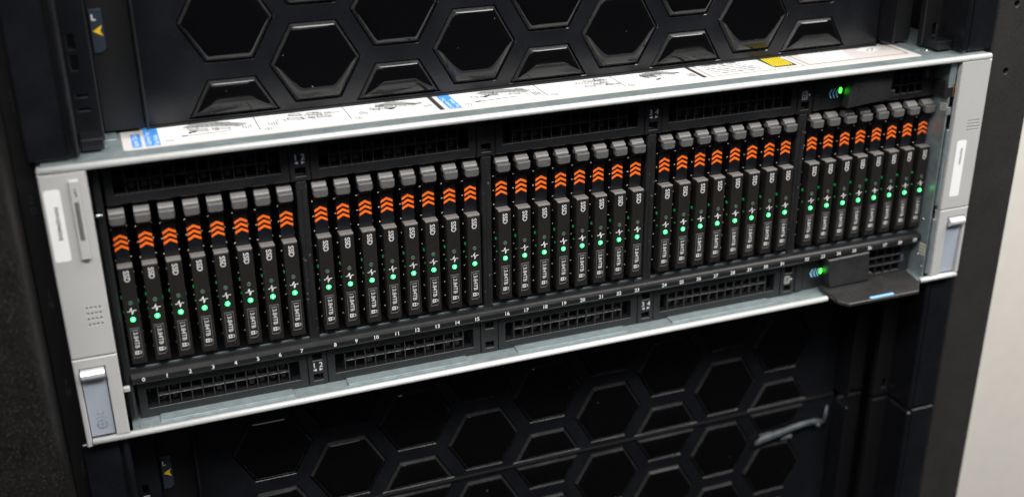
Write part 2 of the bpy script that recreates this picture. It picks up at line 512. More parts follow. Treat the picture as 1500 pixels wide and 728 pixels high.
def bezel(zb, label, name='hexagon_bezel', top=True, big_notch=0):
    zt = zb + 2 * PITCH - 0.5
    z0, z1 = zb, zt
    th = thing(name, (0, 40, zb), label, 'bezel', 'hexagon bezels of the other servers')
    Y0 = 38.0
    polys = []
    for k, cx in enumerate(XC):
        cz0 = zb if k % 2 == 0 else zb + PITCH / 2
        for nrow in range(3):
            p = clip(hexpts(cx, cz0 + nrow * PITCH, RH), z0 + 1.3, z1 - 0.9)
            if p and max(q[1] for q in p) - min(q[1] for q in p) > 6: polys.append(p)
    mb = MB().plate(rect(-194.0, 193.4, z0 + 0.35, z1), polys, Y0, Y0 + 4.5, 0.22, hole_c=0.25)
    obj('front_panel', mb, 'bezel', th)
    obj('shade_strip', MB().box(-193.8, 193.2, Y0 - 1.2, Y0 + 4.6, z0 - 0.55, z0 + 0.3), 'black', th)  # added black strip standing in for the shade under the bezel
    seen = {}
    for p in polys:                           # one pad object for each opening, alike pads share a mesh
        q = offset(p, -0.55)
        cx = sum(a[0] for a in q) / len(q); cz = sum(a[1] for a in q) / len(q)
        key = tuple((round(a - cx, 2), round(b - cz, 2)) for a, b in q)
        if key not in seen:
            o = obj('hexagon_pad', pad_mesh(q, Y0 - 1.9), 'pad', th); seen[key] = (o, cx, cz)
            obj('pad_rim', rim_mesh(q, Y0 - 1.9), 'rim', o)
        else:
            o0, x0, zz0 = seen[key]
            o = copy_tree(o0, th); o.location = ((cx - x0) * S, 0, (cz - zz0) * S)
    obj('back_shell', MB().box(-222, 222, 46, 50, z0 + 0.5, z1 - 0.5), 'black', th)
    for s in (-1, 1):
        def bx(a, b, *r, c=0.0):
            x0, x1 = sorted((s * a, s * b)); return MB().box(x0, x1, *r, c)
        # flange standing forward at the panel's end, its worn edge, the recess floor and the stepped side plates
        obj('flange', bx(194.2, 195.4, 25, 44, z0 + 2.5, z1 - 2.5, c=0.35), 'bezel', th)
        obj('recess_floor', bx(195.5, 212.6, 35, 38, z0 + 1.0, z1 - 1.0, c=0.3), 'bezel_dark', th)
        holes = [rect(*sorted((s * 219.0, s * 221.6)), z0 + 32 + d, z0 + 38 + d) for d in (0, 9)] + [rect(*sorted((s * 217.2, s * 221.6)), z0 + 20.5 - 6 * d, z0 + 21.2 - 6 * d) for d in (0, 1)]
        if s > 0: holes = [rect(219.0, 221.6, z0 + 6, z0 + 12)]
        x0, x1 = sorted((s * 212.8, s * 224.0))
        obj('side_plate', MB().plate(rect(x0, x1, z0 + 0.6, z1 - 0.6), holes, 24, 28, 0.5), 'bezel' if s < 0 else 'bezel_dark', th)
        er = obj('ear', bx(228.0, 244.0, 5, 9, z0 + 0.4, z1 - 0.4, c=0.6), 'bezel', th)
        obj('ear_ridge', bx(223.6, 226.6, 3.5, 36, z0 + 0.6, z1 - 0.6, c=0.9), 'bezel', th)
        obj('ear_web', bx(226.4, 228.2, 8.0, 12, z0 + 0.8, z1 - 0.8), 'black', th)
        obj('latch_foot', bx(213.5, 223.0, 12, 24.2, z0 + 0.5, z0 + 5.5, c=0.5), 'bezel', th) if zb > 0 else None
    # slate tag with its letter and amber arrow
    zt0 = zb + 36.0
    tg = obj('release_tag', MB().plate([(-211.6, zt0), (-208.4, zt0), (-206.4, zt0 + 1.8), (-206.4, zt0 + 18.5), (-211.6, zt0 + 18.5)], (), 33.9, 35, 0.2), 'tag', th)
    obj('tag_letter', lettering(MB(), 'L', -209.9, zt0 + 15.2, 2.5, d=33.8, bold=0.10), 'print', tg)
    ax, az = -208.9, zt0 + 9.4
    obj('tag_arrow', MB().poly([(ax - 2.1, az), (ax + 2.0, az + 2.3), (ax + 0.9, az), (ax + 2.0, az - 2.3)], d=33.8), 'amber', tg)
    return th
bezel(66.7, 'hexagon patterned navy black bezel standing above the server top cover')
bezel(-156.2, 'dark hexagon bezel directly below the server, behind the bright bottom lip')
bezel(-245.6, 'lowest dark hexagon bezel under the seam along the bottom edge of the photo')

# =================================================================== SERVER
sv = thing('storage_server', (0, 20, -66), 'open fronted rack server with grey ears, vents and numbered drive slots', 'server')
# --- top cover: sheet with a rolled bright front edge
cover = obj('top_cover', MB().box(-239.5, 239.5, 2.0, 130, 64.9, 66.0, 0.15), 'zinc', sv)
def lip(z, x0, x1, up):
    pts = []
    for i in range(13):                      # rounded nose in the y-z plane
        t = math.pi / 2 + math.pi * i / 12
        pts.append((0.7 + 1.25 * math.cos(t), z + 1.45 * math.sin(t)))
    mb = MB(); n = len(pts); ring = pts + [(2.05, z - 1.45), (2.05, z + 1.45)]
    n = len(ring)
    vs = [(x, y, zz) for x in (x0, x1) for y, zz in ring]
    mb.add(vs, [[i, (i + 1) % n, n + (i + 1) % n, n + i] for i in range(n)], True)
    mb.add(vs[:n], [list(range(n))]); mb.add(vs[n:], [list(range(n))])
    return mb
obj('cover_edge', lip(64.6, -240.2, 240.2, True), 'lip', cover)
obj('cover_bead', MB().box(-206, 212, 52, 54, 66.0, 66.7, 0.3), 'zinc', cover)
for x, y in ((-214.9, 22.1), (212.6, 19.2)):
    obj('rivet', MB().dome((x, y, 65.95), 1.2, (0, 0, 1), 0.7, 12), 'steel', cover)
    obj('rivet_dimple', MB().plate(circ(x, y, 3.2, 18), [circ(x, y, 1.8, 18)], 0, 0.3, 0.12, TOP(66.2)), 'zinc', cover)
obj('cover_step', MB().box(-214, -208, 26, 60, 66.0, 66.6, 0.25), 'zinc', cover)
obj('cover_step', MB().box(206.5, 209.0, 20, 60, 66.0, 66.5, 0.2), 'zinc', cover)
# --- bottom tray and its bright lip
tray = obj('bottom_tray', MB().box(-221, 221, 2.0, 60, -66.0, -64.8, 0.12), 'zinc', sv)
mb = lip(-65.0, -238.6, 152.0, False)
mb2 = lip(-65.0, 215.5, 240.3, False)
mb.add(mb2.v, mb2.f, False)
for i in range(len(mb2.f)): mb.sm[-1 - i] = True
obj('tray_edge', mb, 'lip', tray)
for gx in (-177.2, -88.6, 0.0, 88.6):
    obj('tray_step', MB().plate(rect(gx - 31, gx + 31, 6.2, 16), (), 0, 0.9, 0.06, TOP(-64.0)), 'zinc', tray)
obj('tray_dimple', MB().plate(circ(-215.2, 5.2, 3.0, 20), (), 0, 0.7, 0.45, TOP(-64.2)), 'zinc', tray)
# --- chassis walls and inner shelves
obj('side_wall', MB().box(218.3, 219.3, 3.5, 130, -64.7, 64.8), 'zinc', sv)
obj('side_wall', MB().box(-219.6, -218.8, 16, 130, -64.7, 64.8), 'black', sv)
obj('drive_shelf', MB().box(-218.6, 218.2, 14.6, 62, -39.4, -38.3, 0.1), 'black', sv)
obj('shelf_edge', MB().box(-218.6, 218.2, 13.5, 14.5, -39.4, -38.1, 0.2), 'zinc_dark', sv)
obj('upper_shelf', MB().box(-218.6, 218.2, 18, 62, 40.4, 41.4), 'black', sv)
obj('drive_backplane', MB().box(-218.6, 218.2, 62, 64, -64.7, 64.8), 'black', sv)
# raised bumps of the shelf, one under each drive
XD = [-213.3 + 88.6 * (i // 8) + 10.36 * (i % 8) for i in range(40)]
b0 = None
for x in XD:
    if b0 is None:
        b0 = obj('shelf_bump', MB().dome((x, 15.6, -38.35), 1.9, (0, 0, 1), 0.6, 12), 'zinc_dark', sv); bx0 = x
    else:
        o = inst(b0, sv); o.location = ((x - bx0) * S, 0, 0)

# --- vent panels (four above, four below) with their grids
def vent(gx, up, seed):
    rnd = random.Random(seed)
    if up: zo = (41.6, 63.3); zh = (46.2, 57.0)
    else: zo = (-64.6, -44.9); zh = (-60.1, -49.8)
    w = 39.5
    p = obj('vent_panel', MB().plate(rect(gx - w, gx + w, *zo), [rect(gx - 35.6, gx + 35.6, *zh)], 12.5, 17.5, 0.4, hole_c=0.18), 'vent', sv)
    mb = MB(); step = 71.2 / 14
    for k in range(1, 14):
        x = gx - 35.6 + k * step
        mb.box(x - 0.28, x + 0.28, 13.4, 18, zh[0] - 0.2, zh[1] + 0.2, 0.18)
    zm = (zh[0] + zh[1]) / 2
    mb.box(gx - 35.6 + step, gx + 35.6 - step, 13.55, 17.4, zm - 0.28, zm + 0.28, 0.12)
    obj('vent_grille', mb, 'grille', p)
    # rounded duct blocks seen behind some of the cells
    cells = [1, 2, 3, 6, 9, 10, 11, 12] if not up else [1, 2, 3, 6, 7, 9, 10, 12]
    cells = [c for c in cells if rnd.random() > 0.12]
    for c in cells:
        x = gx - 35.6 + (c + 0.5) * step
        for zz in ((zh[0] + 0.5, zm - 0.7), (zm + 0.7, zh[1] - 0.5)) if not up else ((zh[0] + 0.5, zm - 0.7),):
            obj('duct_block', MB().box(x - 2.0, x + 2.0, 15.6 + rnd.random(), 24, zz[0] - 0.2, zz[1] + 0.2, 0.9), 'duct', p)
    obj('vent_back', MB().poly(rect(gx - 36, gx + 36, zh[0] - 1, zh[1] + 1), d=27), 'black', p)
    if not up:
        for c in (0, 13):
            if rnd.random() < 0.6:
                x = gx - 35.6 + (c + 0.3) * step
                obj('cable_glimpse', MB().tube((x, 22, zh[0] + 3), (x, 22, zh[1] - 1), 0.45, 8), 'steel', p)
        if rnd.random() < 0.9:
            for c in (4, 5, 7, 8):
                if rnd.random() < 0.55:
                    x = gx - 35.6 + (c + 0.3 + 0.4 * rnd.random()) * step
                    obj('added_glint', MB().dome((x, 19.5, zh[0] + 1.2 + 3.6 * rnd.random()), 0.75, (0, -0.7, 0.7), 0.7, 8), 'gold', p)  # gold domes added to give glints behind the cells
    return p
for g in range(4):
    vent(-177.2 + 88.6 * g, True, 10 + g)
    vent(-177.2 + 88.6 * g, False, 30 + g)

# --- upright dividers between the drive groups, with the clip plates above and below
def icon_server(mb, x, z, d):
    mb.stroke(rect(x - 2.2, x + 0.8, z - 2.2, z + 2.0), 0.32, d=d, closed=True)
    mb.stroke(rect(x - 1.4, x + 0.2, z - 0.3, z + 1.3), 0.28, d=d, closed=True)
    mb.stroke([(x - 2.0, z - 1.2), (x + 0.6, z - 1.2)], 0.28, d=d)
    mb.poly([(x + 1.6, z - 0.9), (x + 1.6, z + 0.9), (x + 2.9, z)], d=d)
for k, px in enumerate((-132.9, -44.3, 44.3, 132.9)):
    po = obj('divider_post', MB().box(px - 2.5, px + 2.5, 12.8, 44, -40.4, 41.3, 0.5), 'post', sv)
    obj('post_groove', MB().box(px - 0.5, px + 0.4, 12.55, 13.0, -36, 38, 0.1), 'black', po)
    for up in (True, False):
        zo = (41.4, 63.0) if up else (-64.4, -45.0)
        clips = (47.2 - 3.4, 47.2) if up else None
        if up: holes = [rect(px - 2.3, px + 2.4, 43.7, 47.6), rect(px - 2.3, px + 2.4, 56.2, 59.0)]
        else: holes = [rect(px - 2.2, px + 2.3, -51.0, -47.4), rect(px - 2.2, px + 2.3, -62.0, -58.6)]
        cp = obj('clip_plate', MB().plate(rect(px - 4.55, px + 4.55, *zo), holes, 12.3, 16.5, 0.35, hole_c=0.3), 'vent', sv)
        mb = MB()
        for h in holes:
            z0 = h[0][1]
            mb.box(px + 1.0, px + 1.5, 15, 22, z0, z0 + 3.4); mb.box(px - 2.3, px + 2.4, 15.2, 22, z0 - 1, z0 + 0.45, 0.15)
        obj('clip_hook', mb, 'vent', cp)
        obj('clip_back', MB().poly(rect(px - 4, px + 4, zo[0] + 0.5, zo[1] - 0.5), d=23), 'black', cp)
        zi = 51.6 if up else -54.8
        pm = 'print_violet' if up else 'print_dim'
        mb = MB()
        if k in (0, 2):
            a, b = ('1', '2') if k == 0 else ('3', '4')
            lettering(mb, a, px - 1.7, zi + 1.3, 2.7, d=12.22, bold=0.07); lettering(mb, b, px + 1.6, zi + 1.3, 2.7, d=12.22, bold=0.07)
            mb.poly([(px - 0.7, zi - 2.1), (px - 0.7, zi - 0.5), (px - 2.5, zi - 1.3)], d=12.22)
            mb.poly([(px + 0.7, zi - 2.1), (px + 0.7, zi - 0.5), (px + 2.5, zi - 1.3)], d=12.22)
            obj('clip_print', mb, pm, cp)
        elif k == 3:
            icon_server(mb, px, zi, 12.22); obj('clip_print', mb, pm, cp)

# --- number rail below the drives
prof = [(13.2, -39.1), (9.6, -39.3), (8.5, -39.9), (8.0, -41.0), (8.0, -43.2), (8.6, -44.2), (12.2, -44.9), (13.2, -44.9)]
nr = obj('number_rail', MB().prism(prof, 'x', -218.2, 218.0), 'rail', sv)
for i, x in enumerate(XD):
    obj('slot_number', lettering(MB(), str(i), x + (0.3 if i < 10 else 0), -41.9, 1.95, d=7.92, bold=0.045), 'print', nr)

# --- strips and fittings beside the ears
obj('seal_strip', MB().box(-222.0, -217.9, 9.0, 15, -62.5, 62.5, 1.2), 'vent', sv)
obj('stud', MB().tube((-222.3, 6.0, 40.5), (-219.4, 6.0, 40.4), 0.85, 12).dome((-219.4, 6.0, 40.4), 0.85, (1, 0, 0)), 'steel', sv)
obj('stop_pin', MB().box(-222.5, -219.4, 4.5, 6.5, -45.0, -42.6, 0.3), 'ear', sv)
mb = MB()
mb.box(216.9, 221.2, 3.2, 4.2, 48.5, 62.0, 0.15); mb.box(218.0, 221.2, 3.0, 4.0, 33.0, 37.5, 0.2)
mb.box(219.5, 221.4, 1.6, 3.4, -20.0, 25.0, 0.3); mb.box(219.5, 221.4, 1.6, 3.4, -62.0, -28.0, 0.3)
obj('ear_bracket', mb, 'zinc', sv)
obj('circuit_board', MB().box(219.6, 221.0, 6.0, 16, -50, 60), 'pcb', sv)
cn = obj('connector', MB().box(215.2, 220.6, 3.4, 14, 43.0, 51.5, 0.3), 'black', sv)
for k in range(5):
    obj('contact', MB().box(220.0, 220.8, 2.9, 3.7, 43.4 + 1.5 * k, 44.4 + 1.5 * k), 'gold', cn)
st = obj('part_sticker', MB().poly([(3.6, 35.6), (8.6, 35.0), (8.8, 39.2), (3.6, 39.6)], lambda u, v, d: (218.25 - d, u, v), 0.0), 'cream', sv)
mb = MB()
for k in range(3): mb.stroke([(4.4, 36.3 + k * 1.1), (8.0, 36.1 + k * 1.1)], 0.45, lambda u, v, d: (218.25 - d, u, v), 0.06)
obj('sticker_print', mb, 'ink_faint', st)
st = obj('part_sticker', MB().poly([(3.6, -51.2), (8.6, -51.5), (9.0, -44.4), (3.6, -43.9)], lambda u, v, d: (218.25 - d, u, v), 0.0), 'cream', sv)
mb = MB()
for k in range(3): mb.stroke([(4.5, -49.8 + k * 2), (8.2, -49.9 + k * 2)], 0.5, lambda u, v, d: (218.25 - d, u, v), 0.06)
obj('sticker_print', mb, 'ink_faint', st)
for y, z in ((9.0, -30.4), (9.6, -52.5), (5.0, -58)):
    obj('wall_rivet', MB().dome((218.25, y, z), 0.8, (-1, 0, 0), 0.5, 10), 'steel', sv)

# --- rack ears
def ear(s):
    def X(a): return s * a
    def R(a, b, z0, z1): x0, x1 = sorted((X(a), X(b))); return rect(x0, x1, z0, z1)
    def RR(a, b, z0, z1, r): x0, x1 = sorted((X(a), X(b))); return rrect(x0, x1, z0, z1, r)
    inner = 222.4 if s < 0 else 221.6
    holes = []
    if s < 0:
        for i in range(4):
            for j in range(4): holes.append(circ(-231.2 + 1.72 * i, 1.4 - 2.65 * j, 0.52, 10))
    else:
        for j in range(4):
            for i in range(5): holes.append(rrect(231.0 + 1.7 * i, 232.2 + 1.7 * i, 23.6 + 1.75 * j, 24.35 + 1.75 * j, 0.3, 2))
    e = obj('rack_ear', MB().plate(R(inner, 241.2, -22.0, 63.0), holes, 0, 3.0, 0.45, hole_c=0.08), 'ear', sv)
    x0, x1 = sorted((X(241.25), X(239.9)))
    obj('ear_side', MB().box(x0, x1, 1.0, 26, -67.2 if s < 0 else -65.4, 64.6, 0.3), 'ear', e)
    obj('ear_hole_back', MB().poly(R(inner + 0.6, 240.2, -20, 62), d=2.9), 'slotdark', e)
    # lower part round the latch lever
    low = [(X(inner), -63.4), (X(228.1), -63.4), (X(228.1), -27.3), (X(239.0), -27.3), (X(239.0), -67.0 if s < 0 else -63.6), (X(241.2), -67.0 if s < 0 else -63.6), (X(241.2), -22.5), (X(inner), -22.5)]
    obj('ear_lower', MB().plate(low, (), 0.0, 4.0, 0.4), 'ear', e)
    # the lever: bulging silver grip on top, flat blue grey face below
    prof = [(4.0, -27.8), (0.6, -27.8), (-1.2, -28.3), (-2.3, -29.5), (-2.4, -31.0), (-1.6, -32.4), (0.4, -33.4), (4.0, -33.4)]
    xa, xb = sorted((X(228.6), X(238.6)))
    obj('latch_grip', MB().prism(prof, 'x', xa, xb), 'latch_grip', e)
    prof = [(4.0, -33.4), (1.0, -33.4), (1.3, -36.0), (1.9, -62.8), (4.0, -62.8)]
    obj('latch_lever', MB().prism(prof, 'x', xa, xb), 'latch', e)
    obj('latch_pocket', MB().poly(R(228.0, 239.2, -63.4, -27.2), d=3.6), 'black', e)
    mb = MB(); cx = X(233.4); D = 1.68
    if s < 0:
        mb.stroke(circ(cx, -57.2, 2.1, 20), 0.35, d=D, closed=True)
        mb.stroke([(cx - 1.9, -57.2), (cx + 1.9, -57.2)], 0.35, d=D); mb.stroke([(cx, -59.2), (cx, -55.2)], 0.35, d=D)
        mb.stroke([(cx - 2.4, -54.3), (cx - 1.2, -53.5), (cx + 0.4, -53.3), (cx + 1.9, -53.8), (cx + 2.6, -54.6)], 0.35, d=D)
        mb.stroke(rect(cx - 1.1, cx + 1.1, -51.9, -49.8), 0.35, d=D - 0.06, closed=True)
        mb.stroke([(cx - 0.7, -49.8), (cx - 0.7, -48.6), (cx + 0.7, -48.6), (cx + 0.7, -49.8)], 0.32, d=D - 0.06)
        obj('lever_symbol', mb, 'shade_print', e)
    # white serial sticker
    if s < 0: q = rrect(-240.1, -233.6, 24.4, 56.4, 1.2)
    else: q = rrect(226.0, 232.4, -14.6, 18.4, 1.2)
    obj('serial_sticker', MB().plate(q, (), -0.08, 0.05, 0.0), 'sticker', e)
    mb = MB()
    if s < 0:
        lettering(mb, 'FNW1029460264J', -236.4, 41.6, 1.5, d=-0.13, rot=-90, wide=0.92, bold=0.06)
        obj('sticker_print', mb, 'ink_faint', e)
    else:
        lettering(mb, 'PF2T7WM1', 229.6, 9.0, 1.4, d=-0.13, rot=-90, bold=0.06)
        obj('sticker_print', mb, 'ink_faint', e)
    if s < 0:
        # raised information clip with its dark window
        it = MB().box(-229.9, -225.9, -1.2, 0.2, 24.2, 59.8, 0.4)
        obj('information_clip', it, 'ear', e)
        obj('clip_window', MB().poly(rect(-228.8, -227.0, 33.2, 50.3), d=-1.24), 'sticker_slot', e)
        mb = MB().poly(circ(-227.7, 55.9, 0.42, 10), d=-1.25)
        mb.stroke([(-228.1, 54.6), (-227.6, 54.7), (-227.6, 52.9), (-227.2, 53.0)], 0.5, d=-1.25)
        obj('information_letter', mb, 'slotdark', e)
        obj('clip_notch', MB().box(-228.8, -226.6, -1.25, 0.0, 24.0, 24.7), 'slotdark', e)
    return e
ear(-1); ear(1)

# --- service label on the cover (flat print in layers)
TOPL = TOP(66.0)
def flat(pts, d): return MB().poly(pts, TOPL, d)
lb = obj('service_label', flat(rrect(-206.3, 203.0, 9.8, 58.0, 2.2), -0.06), 'paper', sv)
def ink(name, mb, m): return obj(name, mb, m, lb)
def pr(x0, x1, y0, y1, m, name, d=-0.10): return ink(name, flat(rect(x0, x1, y0, y1), d), m)
def drawing(seed, x0, x1, y0, y1, wire=True, grey=True):
    # small line drawing of a rack unit sliding on its rails
    r = random.Random(seed); k = MB(); g = MB()
    sk = lambda x, y: (x, y)
    if grey:
        g.poly([(x0 + 4, y1 - 1), (x1 - 8, y0 + 8.5), (x1 - 5, y0 + 5.8), (x1, y0 + 9), (x1 - 1, y1 - 4), (x0 + 12, y1 + 6)], TOPL, -0.20)
        ink('drawing_shade', g, 'ink_pale')
    for q in range(9):
        a = r.uniform(x0, x1 - 6); b = r.uniform(y0 + 4, y1)
        ww, hh = r.uniform(2, 7), r.uniform(1.2, 3)
        k.stroke([(a, b), (a + ww, b - hh * .5), (a + ww, b - hh * .5 + hh), (a, b + hh)], 0.30, TOPL, -0.24, closed=True)
    for q in range(5):
        a = y0 + 6 + q * 2.2
        k.stroke([(x0 + 2 + q, a + 2), (x1 - 4, a - 3)], 0.26, TOPL, -0.24)
    for q in range(10):
        a = x0 + 6 + q * (x1 - x0 - 12) / 10
        k.stroke([(a, y0 + 12 - q * .5), (a + 0.9, y0 + 12.9 - q * .5)], 0.5, TOPL, -0.24)
    ink('drawing_lines', k, 'ink_faint')
def num(n, x, y):
    mb = MB()
    mb.stroke(circ(x, y, 1.6, 14), 0.3, TOPL, -0.24, closed=True)
    lettering(mb, n, x, y, 1.5, TOPL, -0.24)
    ink('step_number', mb, 'ink')
def arrow(x, y, k=1.0):
    ink('step_arrow', flat([(x, y), (x + 1.2, y + 2.0), (x + 1.4, y + 1.3), (x + 3.6 * k, y + 2.6), (x + 4.8 * k, y + 2.1), (x + 3.4 * k, y + 1.0), (x + 1.5, y - 0.2), (x + 1.3, y - 0.8)], -0.24), 'ink')
def handle(x0, y0, x1, y1):
    mb = MB().stroke([(x0 + 3, y0), (x1, y1)], 0.55, TOPL, -0.26)
    mb.poly([(x0, y0 + 0.6), (x0 + 1, y0 - 0.8), (x0 + 3, y0 - 0.7), (x0 + 3.6, y0 + 0.3), (x0 + 2.4, y0 + 1.0)], TOPL, -0.28)
    ink('lever_drawing', mb, 'ink_faint')
# first sheet
pr(-202.5, -198.5, 12.6, 31.5, 'label_blue', 'label_heading')
pr(-197.0, -190.8, 12.6, 56.0, 'label_blue', 'label_heading')
mb = MB()
lettering(mb, 'System Tasks', -200.6, 22.0, 2.1, TOPL, -0.14, 90)
lettering(mb, 'Common Tray', -195.3, 23.3, 2.1, TOPL, -0.14, 90)
lettering(mb, 'Your Node', -192.4, 20.0, 2.1, TOPL, -0.14, 90)
ink('heading_letters', mb, 'sticker')
pr(-190.8, -65.6, 12.9, 56.0, 'paper_white', 'label_field')
for x in (-148.0, -106.8): ink('field_divider', MB().stroke([(x, 16.3), (x, 56)], 0.42, TOPL, -0.22), 'ink_faint')
num('1', -186.9, 16.4); num('2', -144.5, 16.9); num('3', -103.3, 17.2)
drawing(3, -184.0, -151.5, 20, 34); arrow(-178.6, 23.8); handle(-182, 20.5, -159.7, 21.1)
drawing(5, -139.0, -109, 20, 33, grey=False); drawing(8, -96.0, -69.5, 21, 32); arrow(-87.6, 25.0)
ink('field_divider', MB().stroke([(-139.5, 33), (-139.5, 20.5), (-120, 28)], 0.16, TOPL, -0.22), 'ink_faint')
for x0 in (-154.5, -143.0, -101.5, -70.5):
    mb = MB(); r = random.Random(int(-x0))
    for k in range(4): mb.stroke([(x0 + k * 1.1, 21 + r.random()), (x0 + k * 1.1, 24.5 + 3 * r.random())], 0.35, TOPL, -0.26)
    ink('small_print', mb, 'ink_faint')
pr(-65.4, -63.1, 15.0, 57.0, 'ink', 'sheet_bar', -0.14)
# second sheet
pr(-60.8, -54.5, 14.8, 56.0, 'label_blue', 'label_heading')
mb = MB()
lettering(mb, 'Common Tray', -59.0, 24.2, 2.1, TOPL, -0.14, 90); lettering(mb, 'Your Node', -56.2, 22.5, 2.1, TOPL, -0.14, 90)
ink('heading_letters', mb, 'sticker')
pr(-54.5, 73.7, 14.6, 56.0, 'paper_white', 'label_field')
for x in (-10.5, 31.0): ink('field_divider', MB().stroke([(x, 17.0), (x, 56)], 0.42, TOPL, -0.22), 'ink_faint')
num('1', -50.7, 18.0); num('2', -6.7, 18.0); num('3', 34.6, 18.5)
drawing(13, -46.0, -13.5, 21, 34); arrow(-40.4, 26.6); handle(-46.5, 20.8, -24.6, 22.0)
drawing(15, 4.0, 30, 19, 33, grey=False); drawing(18, 42.0, 68, 22, 33); arrow(50.0, 22.2, 0.95)
for x0 in (-16.0, 69.0):
    mb = MB(); r = random.Random(int(x0 + 99))
    for k in range(4): mb.stroke([(x0 + k * 1.1, 20 + r.random()), (x0 + k * 1.1, 24.5 + 3 * r.random())], 0.35, TOPL, -0.26)
    ink('small_print', mb, 'ink_faint')
pr(73.8, 76.0, 16.8, 57.0, 'ink', 'sheet_bar', -0.14)
# framed text field with the black and yellow hatched block
ink('field_frame', MB().stroke(rect(79.0, 133.2, 17.0, 60.0), 0.35, TOPL, -0.16, closed=True), 'ink')
pr(79.2, 133.0, 17.2, 57.0, 'paper_white', 'label_field')
mb = MB(); r = random.Random(4)
for row in range(6):
    x = 83.0; y = 20.6 + row * 3.0
    while x < 111 - row * 2.0:
        wd = r.uniform(0.8, 3.2)
        mb.stroke([(x, y), (x + wd, y)], 0.55 + 0.7 * r.random(), TOPL, -0.22); x += wd + r.uniform(0.5, 1.6)
ink('small_print', mb, 'ink_faint')
pr(116.9, 131.0, 19.4, 50.0, 'ink', 'hatched_block', -0.16)
mb = MB()
for k in range(7):
    x = 117.9 + k * 1.72
    mb.poly([(x, 21.0), (x + 0.95, 21.0), (x + 0.95 + 2.4, 48.0), (x + 2.4, 48.0)], TOPL, -0.20)
ink('hatch_stripes', mb, 'label_yellow')
# last field: beige panel with pale silhouettes
ink('field_frame', MB().stroke(rect(136.9, 199.0, 17.6, 46.0), 0.38, TOPL, -0.16, closed=True), 'ink')
ink('pale_silhouette', flat([(142.0, 32.0), (143.5, 18.6), (165.0, 18.6), (168.5, 33.4), (172, 38), (164, 42), (142, 44)], -0.14), 'paper_white')
ink('pale_silhouette', flat([(176.5, 33), (180.4, 25.5), (184.6, 27.0), (193.5, 33.0), (190, 38.5), (184.7, 37.4)], -0.14), 'paper_white')
mb = MB().stroke([(181, 29), (184, 32.5), (188, 33.5), (184, 28.5)], 0.35, TOPL, -0.2, closed=True)
mb.stroke([(150, 35.5), (151, 31.5), (157, 31.5), (157, 35.5)], 0.3, TOPL, -0.2)
ink('silhouette_lines', mb, 'ink_faint')

